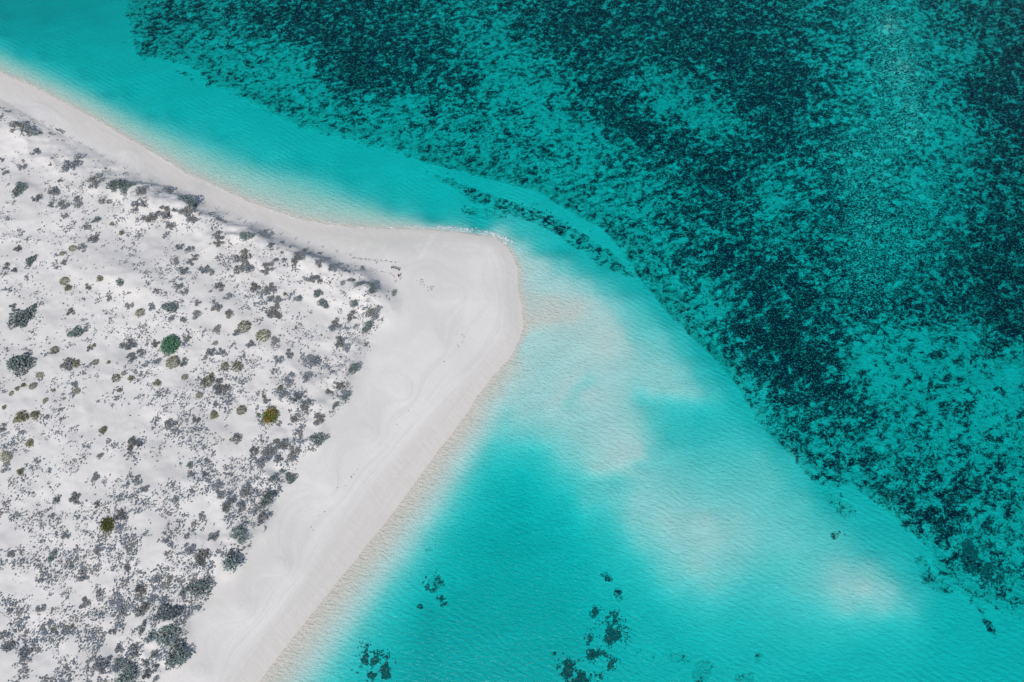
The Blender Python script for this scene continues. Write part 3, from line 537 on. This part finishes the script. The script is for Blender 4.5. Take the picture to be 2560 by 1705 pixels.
# a few more mid-sized shrubs in the thick lower scrub, up to three hundred
placed = [(a, b, r) for a, b, r, _ in shr]
tries = 0
while len(shr) < 300 and tries < 20000:
    tries += 1
    u, v = rng.uniform(5, 620), rng.uniform(1050, 1700)
    if not inside([(a * K, b * K) for a, b in dune_poly], np.array([u]), np.array([v]))[0]: continue
    r = rng.uniform(7.5, 12)
    if min(math.hypot(u - a, v - b) - q for a, b, q in placed) < r + 2: continue
    placed.append((u, v, r)); shr.append((u, v, r, g_))
keys = {}
for q, (u, v, r, kd) in enumerate(shr):
    if kd in SPECIAL or (u, v) in OWN: continue
    k_ = words_for(u, v, r, kd); a, b = [(a, b) for a, b, nm in LM if nm == k_[3]][0]
    keys.setdefault(k_, []).append((math.hypot(u - a, v - b), q))
rank = {}
for k_, lst in keys.items():
    lst.sort()
    for i, (_, q) in enumerate(lst): rank[q] = (i, len(lst), k_)
shr_world = []
for q, (u, v, r, kd) in enumerate(shr):
    rg = random.Random(q * 7 + 1)
    x, y, z = drop(u, v + r * .15)
    rad = 1.12 * r / 8.6 * (1.0 + max(0, (852 - v)) / 4500)
    me, sm = rg.choice(protos[kd])
    if r >= 15 or kd in SPECIAL:
        o = bpy.data.objects.new('shrub' if kd not in SPECIAL else 'bush', None); COL.objects.link(o); o.empty_display_size = .3
        link('foliage', me, None, o); link('stems', sm, None, o)
    else:
        o = link('shrub', me)
    sx = rad * rg.uniform(1.0, 1.22); sy = rad * rg.uniform(.95, 1.2)
    o.location = (x, y, z - .04); o.rotation_euler = (0, 0, 0 if kd == 'gold' else rg.uniform(0, 6.28)); o.scale = (sx, sy, rad * rg.uniform(.75, 1.05))
    shr_world.append((x, y, rad, kd))
    if kd in SPECIAL: tag(o, *SPECIAL[kd])
    elif (u, v) in OWN: tag(o, OWN[(u, v)], 'shrub', 'shrubs on the dune')
    else:
        i, n, (size, look_, dr, nm) = rank[q]
        lab = f'{size} {look_} {dr} the {nm}' if n == 1 else f'{ORD[min(i, 11)]} {size} {look_} {dr} the {nm}'
        tag(o, lab, 'shrub', 'shrubs on the dune')

# ground cover: thousands of low tufts and cushion plants
dens = membrane([(x / K, y / K, v_) for x, y, v_ in [(100, 1600, 1), (300, 1500, 1), (400, 1400, 1), (500, 1300, .95), (600, 1200, .95), (300, 1300, .8), (500, 1100, .85), (700, 1050, .95), (780, 950, 1), (800, 870, .7), (740, 830, .35), (640, 900, .45), (550, 850, .45), (400, 1000, .6), (300, 1100, .55), (150, 1250, .4), (60, 1350, .6), (100, 1000, .22), (200, 900, .25), (60, 850, .25), (300, 800, .2), (150, 750, .08), (60, 700, .08), (250, 770, .08), (350, 820, .15), (350, 650, .12), (280, 640, .08), (200, 660, .25), (100, 620, .55), (60, 540, .6), (200, 540, .45), (100, 430, .25), (30, 360, .15), (450, 640, .8), (500, 700, .7), (560, 760, .95), (600, 800, .9), (500, 800, .7), (440, 560, .7), (350, 520, .6), (450, 500, .5), (280, 480, .4), (550, 600, .25), (600, 680, .25), (650, 690, .2), (660, 730, .5), (740, 700, .2), (780, 770, .5), (850, 800, .45), (860, 720, .3), (930, 740, .2), (900, 690, .15), (740, 1130, .9), (840, 1000, .95), (860, 920, .9), (640, 1330, 1), (560, 1430, 1), (250, 600, .3), (130, 330, .1), (700, 650, .25), (800, 680, .2)]], [], 3)
def blobs(px, py, pz, rad, hgt_, seed, sides=5, lean=.95):
    """irregular low tufts: a ring of uneven points and a raised middle"""
    rg = np.random.default_rng(seed); n = len(px)
    a = (np.arange(sides)[None, :] + rg.uniform(-.35, .35, (n, sides))) * 2 * math.pi / sides + rg.uniform(0, 6.28, (n, 1))
    r = rad[:, None] * rg.uniform(.55, 1.35, (n, sides))
    st2 = rg.normal(lean, .55, n)[:, None]; ex = rg.uniform(1, 1.7, n)[:, None]
    lx, ly = r * np.cos(a) * ex, r * np.sin(a)
    ring = np.stack([px[:, None] + lx * np.cos(st2) - ly * np.sin(st2), py[:, None] + lx * np.sin(st2) + ly * np.cos(st2), pz[:, None] + rg.uniform(-.03, .3, (n, sides)) * hgt_[:, None]], 2)
    top = np.stack([px + rg.uniform(-.3, .3, n) * rad, py + rg.uniform(-.3, .3, n) * rad, pz + hgt_], 1)[:, None, :]
    co = np.concatenate([ring, top], 1).reshape(-1, 3)
    b = np.arange(n)[:, None, None] * (sides + 1); k = np.arange(sides)[None, :, None]
    fa = np.concatenate([b + k, b + (k + 1) % sides, np.broadcast_to(b + sides, (n, sides, 1))], 2).reshape(-1, 3)
    return co, fa
def scatter(n, minr, maxr, power, seed, gain, clump):
    rg = np.random.default_rng(seed)
    u = rg.uniform(-60, 1060, n); v = rg.uniform(200, 1760, n)
    P = [(a * K, b * K) for a, b in dune_poly]
    ok = inside(P, u, v); u, v = u[ok], v[ok]
    x, y = unproject(u, v, 2.0)
    cl = fbm(x, y, 4.5, 4, 77, .6)
    pr = np.clip(look(dens, u / K, v / K), 0, 1) ** .72 * gain * smooth(cl, .5 - clump, .5 + clump * .6)
    ok = rg.random(len(u)) < pr; u, v = u[ok], v[ok]
    z = np.full(len(u), 2.0)
    for _ in range(5):
        x, y = unproject(u, v, z); z = .4 * z + .6 * hgt(x, y)
    z = hgt(x, y)
    r = minr + (maxr - minr) * rg.random(len(x)) ** power
    return x, y, z, r
M_tuft = leaf_mat('low_scrub', (.14, .17, .205), (.25, .28, .315), (.22, .22, .21))
parts = []
x, y, z, r = scatter(80000, .06, .24, 2.0, 5, .95, .12); parts.append(blobs(x, y, z, r, r * .9, 6))
x, y, z, r = scatter(14000, .25, .95, 1.8, 8, .75, .08); n_sub = 16
rgx = np.random.default_rng(15)
x = np.repeat(x, n_sub) + rgx.normal(0, 1, len(x) * n_sub) * np.repeat(r, n_sub) * .7; y = np.repeat(y, n_sub) + rgx.normal(0, 1, len(y) * n_sub) * np.repeat(r, n_sub) * .62
r = np.repeat(r, n_sub) * rgx.uniform(.10, .36, len(x)); z = hgt(x, y); parts.append(blobs(x, y, z, r, r * .8, 16))
off = 0; co_l, fa_l = [], []
for co, fa in parts: co_l.append(co); fa_l.append(fa + off); off += len(co)
scr = link('low_scrub', mesh_from('low_scrub', np.concatenate(co_l), np.concatenate(fa_l), False), M_tuft)
tag(scr, 'dark specks of low heath and tufts covering the white dune sand', 'ground cover', None, 'stuff')
print('scrub tufts', off // 6)

# ---------------------------------------------------------------- seagrass under water
def gmat(name, a, b):
    t = NT(name); n = t.noise(t.mapv(), 1.8, 3, .6); bb = t.n('ShaderNodeBsdfPrincipled')
    t.l(t.mix(t.ramp(n, .35, .7), a, b), bb.inputs['Base Color']); bb.inputs['Roughness'].default_value = .9; bb.inputs['Specular IOR Level'].default_value = .1
    t.l(bb.outputs[0], t.out.inputs[0]); return t.m
M_sg = gmat('seagrass_leaves', (.04, .11, .13), (.12, .22, .21))
rg = np.random.default_rng(31)
n = 150000
u = rg.uniform(180, 2640, n); v = rg.uniform(-60, 1480, n); cvv = look(F_g, u / K, v / K)
x, y = unproject(u, v, -3.0)
cl = fbm(x + y * .4, y * 1.5 - x * .3, 4.0, 5, 91, .62)
ok = (cvv > .12) & (rg.random(n) < smooth(cl + (cvv - .5) * .42, .52, .64) * .35); x, y = x[ok], y[ok]
z = hgt(x, y); r = rg.uniform(.08, .30, len(x))
ok = z < -.9; x, y, z, r = x[ok], y[ok], z[ok], r[ok]
co, fa = blobs(x, y, z, r, r * .8, 32)
tag(link('seagrass_meadow', mesh_from('seagrass_meadow', co, fa, False), M_sg), 'dark seagrass and weedy reef covering the seabed beyond the turquoise channel', 'seagrass', None, 'stuff')
print('seagrass tufts', len(x))
SGP = [((935, 1665), [(925, 1645, 22, 30), (950, 1668, 30, 26), (958, 1692, 22, 22), (925, 1665, 18, 20)], 'dense dark seagrass patch nearest the lower beach at the bottom of the frame', 1.0),
       ((1505, 1545), [(1515, 1540, 26, 18), (1500, 1560, 16, 14), (1490, 1530, 10, 12), (1535, 1590, 26, 26), (1530, 1555, 14, 10)], 'upper ragged seagrass patch of the three in the lower middle water', .75),
       ((1485, 1620), [(1478, 1612, 12, 26), (1495, 1640, 18, 16), (1520, 1658, 20, 14), (1470, 1632, 8, 10)], 'narrow seagrass patch between two larger ones in the lower middle water', .85),
       ((1440, 1690), [(1415, 1675, 18, 22), (1440, 1690, 18, 22), (1455, 1660, 16, 8), (1480, 1695, 22, 14), (1450, 1705, 28, 14)], 'lowest and darkest seagrass patch cut by the bottom edge of the frame', 1.0),
       ((2450, 1420), [(2440, 1395, 26, 30), (2465, 1425, 28, 26), (2485, 1445, 20, 16), (2420, 1370, 22, 22), (2450, 1450, 20, 10)], 'oval dark seagrass bed trailing off the reef toward the lower right', .9),
       ((1090, 1458), [(1078, 1452, 9, 11), (1094, 1448, 6, 12), (1084, 1475, 12, 6), (1100, 1495, 12, 8), (1070, 1470, 7, 6)], 'faint broken seagrass patch alone in the teal bay above the bottom one', .45)]
for q, (c0, ells, lab, dn) in enumerate(SGP):
    rg = np.random.default_rng(60 + q); px, py = [], []
    for a, b, rx, ry in ells:
        m = int(rx * ry * 4.2 * dn); px.append(a + rg.normal(0, .55, m) * rx); py.append(b + rg.normal(0, .55, m) * ry)
    u = np.concatenate(px); v = np.concatenate(py); x, y = unproject(u, v, -3.0)
    cl = fbm(x, y, 1.6, 4, 300 + q, .65); ok = rg.random(len(x)) < smooth(cl, .42, .72); x, y = x[ok], y[ok]
    z = hgt(x, y); x0_, y0_ = x.mean(), y.mean(); z0_ = float(z.mean())
    r = rg.uniform(.05, .19, len(x)); co, fa = blobs(x, y, z, r, r * .9, 70 + q); co -= np.array([x0_, y0_, z0_])
    o = link('seagrass_patch', mesh_from('seagrass_patch', co, fa, False), M_sg); o.location = (x0_, y0_, z0_)
    tag(o, lab, 'seagrass', 'seagrass patches in the sandy shallows')

# ---------------------------------------------------------------- posts, railings, pole
def wood(name, a, b):
    t = NT(name); n = t.noise(t.mapv(0, (6, 6, 1.5)), 2.0, 4, .6); bb = t.n('ShaderNodeBsdfPrincipled')
    t.l(t.mix(t.ramp(n, .35, .7), a, b), bb.inputs['Base Color']); bb.inputs['Roughness'].default_value = .85
    t.l(bb.outputs[0], t.out.inputs[0]); return t.m
M_wood = wood('weathered_timber', (.10, .09, .08), (.22, .20, .18)); M_woodd = wood('dark_timber', (.06, .06, .055), (.13, .125, .115)); M_white = wood('white_paint', (.74, .74, .74), (.80, .80, .80))
def post_mesh(name, h, r, n=8):
    co = []; fa = []
    for zz, rr in ((-.35, r), (h * .5, r * .97), (h - .03, r * .94), (h, r * .78)):
        for k in range(n): a = 2 * math.pi * k / n; co.append((rr * math.cos(a), rr * math.sin(a), zz))
    for lv in range(3):
        for k in range(n): fa.append((lv * n + k, lv * n + (k + 1) % n, (lv + 1) * n + (k + 1) % n, (lv + 1) * n + k))
    me = bpy.data.meshes.new(name); me.from_pydata(co, [], fa + [tuple(range(3 * n, 4 * n))]); me.update(); return me
pm = post_mesh('post', 1.15, .065); pm.materials.append(M_wood)
pm2 = post_mesh('tall_post', 1.7, .07); pm2.materials.append(M_wood)
posts = [(30,281),(55,291),(79,300),(107,306),(128.5,318),(179.5,347),(201,359.5),(229,376.4),(256.5,392),(283.6,408.7),(312.7,422.5),(346.4,437.4),(378.5,452.3),(413,467.6),(445,481),(477,492.3),(507.4,510.2),(541.3,524.2),(567,536),(598,550.3),(630.8,565.4),(676,576),(702.4,587.5),(739,599),(771,608.4),(806.5,619),(842.4,631),(875.8,639.7),(913,650.5),(940.8,658.7),(1000.4,698.5),(988.5,706)]
NTH = ['first', 'second', 'third', 'fourth', 'fifth', 'sixth', 'seventh', 'eighth', 'ninth', 'tenth', 'eleventh', 'twelfth', 'thirteenth', 'fourteenth', 'fifteenth', 'sixteenth']
left = [p for p in posts if p[0] < 140]; midl = [p for p in posts if 160 < p[0] < 600]; right = [p for p in posts if 620 < p[0] < 960]
for p in posts:
    x, y, z = drop(*p)
    o = link('post', pm2 if p[0] == 630.8 else pm); o.location = (x, y, z); o.rotation_euler = (random.uniform(-.04, .04), random.uniform(-.04, .04), random.uniform(0, 6))
    if p in left: lab = f'grey timber post, {NTH[len(left) - 1 - left.index(p)]} to the left of the upper left railing'
    elif p in midl: lab = f'grey timber post on the upper beach, {NTH[midl.index(p)]} to the right of the upper left railing'
    elif p[0] == 630.8: lab = 'taller timber post just right of the white marker pole'
    elif p in right: lab = f'grey timber post, {NTH[len(right) - 1 - right.index(p)]} to the left of the railing near the sand spit'
    elif p[0] > 995: lab = 'short pale timber post right behind the standing person'
    else: lab = 'timber post alone below and left of the standing person'
    tag(o, lab, 'post', 'timber posts along the dune foot')
x, y, z = drop(607, 559); wp = link('marker_pole', post_mesh('marker_pole', 1.75, .10), M_white); wp.location = (x, y, z)
tag(wp, 'white marker pole in the row of grey posts on the beach', 'marker pole')
def railing(name, a, b, lab):
    p, q = np.array(drop(*a)), np.array(drop(*b))
    root = bpy.data.objects.new(name, None); COL.objects.link(root); root.location = p; tag(root, lab, 'railing', 'low timber railings by the posts')
    d = q - p
    for e in (np.zeros(3), d):
        o = link('post', post_mesh('rail_post', 1.1, .10), M_woodd, root); o.location = e
    ln = np.hypot(d[0], d[1]); ang = math.atan2(d[1], d[0])
    for zz in (1.0, .55):
        me = bpy.data.meshes.new('rail'); hx_, hy_, hz_ = ln / 2 + .12, .05, .07
        c8 = [(sx_ * hx_, sy_ * hy_, sz_ * hz_) for sx_ in (-1, 1) for sy_ in (-1, 1) for sz_ in (-1, 1)]
        me.from_pydata(c8, [], [(0, 1, 3, 2), (4, 6, 7, 5), (0, 4, 5, 1), (2, 3, 7, 6), (0, 2, 6, 4), (1, 5, 7, 3)])
        o = link('rail', me, M_woodd, root); o.location = (d[0] / 2 + .125 * -math.sin(ang), d[1] / 2 + .125 * math.cos(ang), d[2] / 2 + zz); o.rotation_euler = (0, 0, ang)
railing('railing', (144, 327), (157.5, 334.5), 'low dark timber railing in the post row at the upper left')
railing('railing', (979.5, 671.5), (997.5, 677), 'low dark timber railing at the end of the post row by the person')

# dead branch lying at the edge of the scrub
co = []; fa = []; a = np.array(drop(833, 1027)); b = np.array(drop(842, 1004)); up = np.array((0, 0, .15))
tube(co, fa, (0, 0, .05), (b - a) * .5 + up, .07, .055, 6); tube(co, fa, (b - a) * .5 + up, (b - a) + up * 2, .055, .03, 6)
tube(co, fa, (b - a) * .6 + up, (b - a) * .9 + np.array((.8, .1, .3)), .03, .012, 5); tube(co, fa, (b - a) * .8 + up, (b - a) * 1.1 + np.array((-.6, .3, .2)), .03, .012, 5)
o = link('dead_branch', mesh_from('dead_branch', np.array(co), np.array(fa), False), M_woodd); o.location = a
tag(o, 'bare dead branch poking out of the scrub onto the lower beach', 'branch')

# beach wrack: scraps of weed along the drift lines
rg = np.random.default_rng(44); PU, PV = [], []
for ln, cnt, sp in (([(880, 642), (905, 645), (950, 649), (1000, 655)], 90, 1.6), ([(810, 640), (850, 655), (900, 668), (950, 680), (990, 690)], 70, 4), ([(1050, 698), (1060, 710), (1080, 720)], 40, 5), ([(900, 900), (915, 880), (930, 870)], 14, 6), ([(1150, 780), (1160, 830), (1130, 870)], 14, 10), ([(1120, 900), (1040, 1000), (900, 1170), (760, 1330)], 24, 7), ([(240, 830), (330, 840), (380, 830)], 60, 18)):
    for _ in range(cnt):
        k = rg.integers(0, len(ln) - 1); t_q = rg.random(); PU.append(ln[k][0] * (1 - t_q) + ln[k + 1][0] * t_q + rg.normal(0, sp)); PV.append(ln[k][1] * (1 - t_q) + ln[k + 1][1] * t_q + rg.normal(0, sp))
x, y = unproject(np.array(PU), np.array(PV), 1.1); z = hgt(x, y); ok = z > .2; x, y, z = x[ok], y[ok], z[ok]; r = rg.uniform(.05, .16, len(x))
co, fa = blobs(x, y, z, r, r * .4, 45)
tag(link('beach_wrack', mesh_from('beach_wrack', co, fa, False), wood('dry_weed', (.12, .11, .10), (.22, .20, .18))), 'scraps of dry weed and shell along the drift lines', 'wrack', None, 'stuff')

def plain(name, c, rough=.8):
    t = NT(name); n = t.noise(t.mapv(), 20, 2, .5); bb = t.n('ShaderNodeBsdfPrincipled')
    t.l(t.mix(n, tuple(v * .85 for v in c), tuple(v * 1.15 for v in c)), bb.inputs['Base Color']); bb.inputs['Roughness'].default_value = rough
    t.l(bb.outputs[0], t.out.inputs[0]); return t.m
# broken lines of foam where small wavelets run out on the sand
rg = np.random.default_rng(52); FU, FV = [], []
for ln, dy_, cnt, jit in ((shore_up[6:17], -2.0, 380, 1.2), (shore_up[8:17], -8, 150, 2.6), (shore_up[1:8], -2, 250, 1.2), ([(930, 520), (1040, 524), (1120, 532), (1180, 556)], 0, 260, 2.0)):
    gate = rg.random(40)
    for _ in range(cnt):
        k = rg.integers(0, len(ln) - 1); tq = rg.random()
        if gate[int((k + tq) * 3.1) % 40] < .35: continue
        FU.append((ln[k][0] * (1 - tq) + ln[k + 1][0] * tq + rg.normal(0, 1)) * K); FV.append((ln[k][1] * (1 - tq) + ln[k + 1][1] * tq + dy_ + rg.normal(0, jit)) * K)
x, y = unproject(np.array(FU), np.array(FV), 0.0); r = rg.uniform(.06, .16, len(x))
co, fa = blobs(x, y, np.maximum(hgt(x, y), 0) + .012, r, r * .12, 53, lean=.05)
tag(link('swash_foam', mesh_from('swash_foam', co, fa, False), plain('foam', (.74, .75, .74))), 'thin broken lines of white foam along the upper waterline', 'foam', None, 'stuff')

# ---------------------------------------------------------------- the person
def skin_mesh(name, pts, edges, rad, mat, parent, sub=2):
    me = bpy.data.meshes.new(name); me.from_pydata(pts, edges, []); me.update()
    o = link(name, me, mat, parent); md = o.modifiers.new('skin', 'SKIN')
    for i, r_ in enumerate(rad): me.skin_vertices[0].data[i].radius = (r_, r_) if not isinstance(r_, tuple) else r_
    me.skin_vertices[0].data[0].use_root = True
    md.use_smooth_shade = True; s2 = o.modifiers.new('sub', 'SUBSURF'); s2.levels = sub; s2.render_levels = sub; return o
x, y, z = drop(997.7, 692.6)
P = bpy.data.objects.new('person', None); COL.objects.link(P); P.location = (x, y, z); P.rotation_euler = (0, 0, R(40))
tag(P, 'person in dark clothes standing on the sand beside the end railing', 'person')
M_skin = plain('skin', (.36, .22, .15), .6)
body_p = [(0, 0, .93), (0, .01, 1.12), (0, .015, 1.33), (0, .0, 1.46), (0, -.01, 1.53), (0, -.02, 1.63), (0, -.02, 1.73),
          (.11, 0, .88), (.12, -.02, .50), (.12, .03, .09), (.12, -.12, .04), (-.11, 0, .88), (-.12, .06, .50), (-.12, .12, .10), (-.12, -.03, .04),
          (.19, .01, 1.40), (.25, .03, 1.13), (.27, -.04, .90), (.27, -.07, .82), (-.19, .01, 1.40), (-.25, .04, 1.13), (-.27, -.02, .90), (-.27, -.05, .82)]
body_e = [(0, 1), (1, 2), (2, 3), (3, 4), (4, 5), (5, 6), (0, 7), (7, 8), (8, 9), (9, 10), (0, 11), (11, 12), (12, 13), (13, 14), (2, 15), (15, 16), (16, 17), (17, 18), (2, 19), (19, 20), (20, 21), (21, 22)]
body_r = [.14, (.13, .10), (.15, .11), .06, .055, .095, .08, .09, .06, .045, .04, .09, .06, .045, .04, .06, .042, .03, .028, .06, .042, .03, .028]
skin_mesh('body', body_p, body_e, body_r, M_skin, P)
M_navy = plain('dark_cloth', (.03, .03, .045))
skin_mesh('shirt', [(0, 0, .90), (0, .01, 1.12), (0, .015, 1.33), (0, 0, 1.44), (.19, .01, 1.40), (.235, .025, 1.20), (-.19, .01, 1.40), (-.235, .03, 1.20)], [(0, 1), (1, 2), (2, 3), (2, 4), (4, 5), (2, 6), (6, 7)], [.165, (.155, .125), (.175, .135), .075, .082, .07, .082, .07], M_navy, P)
skin_mesh('shorts', [(0, 0, .95), (.11, 0, .86), (.122, -.015, .56), (-.11, 0, .86), (-.122, .05, .56)], [(0, 1), (1, 2), (0, 3), (3, 4)], [.165, .115, .095, .115, .095], plain('dark_shorts', (.05, .045, .06)), P)
skin_mesh('hair', [(0, .015, 1.70), (0, .0, 1.77)], [(0, 1)], [.105, .085], plain('hair', (.03, .02, .015)), P)
for sx_ in (-1, 1):
    o = skin_mesh('hand', [(.27 * sx_, -.06, .84), (.275 * sx_, -.075, .78), (.262 * sx_, -.10, .71), (.272 * sx_, -.085, .695), (.282 * sx_, -.07, .70), (.290 * sx_, -.055, .715), (.262 * sx_, -.105, .79)], [(0, 1), (1, 2), (1, 3), (1, 4), (1, 5), (0, 6)], [.024, .026, .009, .0095, .009, .008, .010], M_skin, P, 1)
# face: nose, mouth and ears, eyes
def small(name, loc, s, mat):
    me = bpy.data.meshes.new(name); o6 = [(1, 0, 0), (-1, 0, 0), (0, 1, 0), (0, -1, 0), (0, 0, 1), (0, 0, -1)]
    me.from_pydata([(a * s[0], b * s[1], c * s[2]) for a, b, c in o6], [], [(0, 2, 4), (2, 1, 4), (1, 3, 4), (3, 0, 4), (2, 0, 5), (1, 2, 5), (3, 1, 5), (0, 3, 5)])
    o = link(name, me, mat, P); o.location = loc
M_eye = plain('eye', (.05, .04, .04)); small('nose', (0, -.118, 1.64), (.014, .02, .024), M_skin); small('mouth', (0, -.108, 1.60), (.028, .012, .007), plain('lips', (.30, .12, .10)))
for sx_ in (-1, 1): small('eye', (.034 * sx_, -.108, 1.672), (.013, .01, .008), M_eye); small('ear', (.095 * sx_, -.015, 1.655), (.012, .022, .032), M_skin)
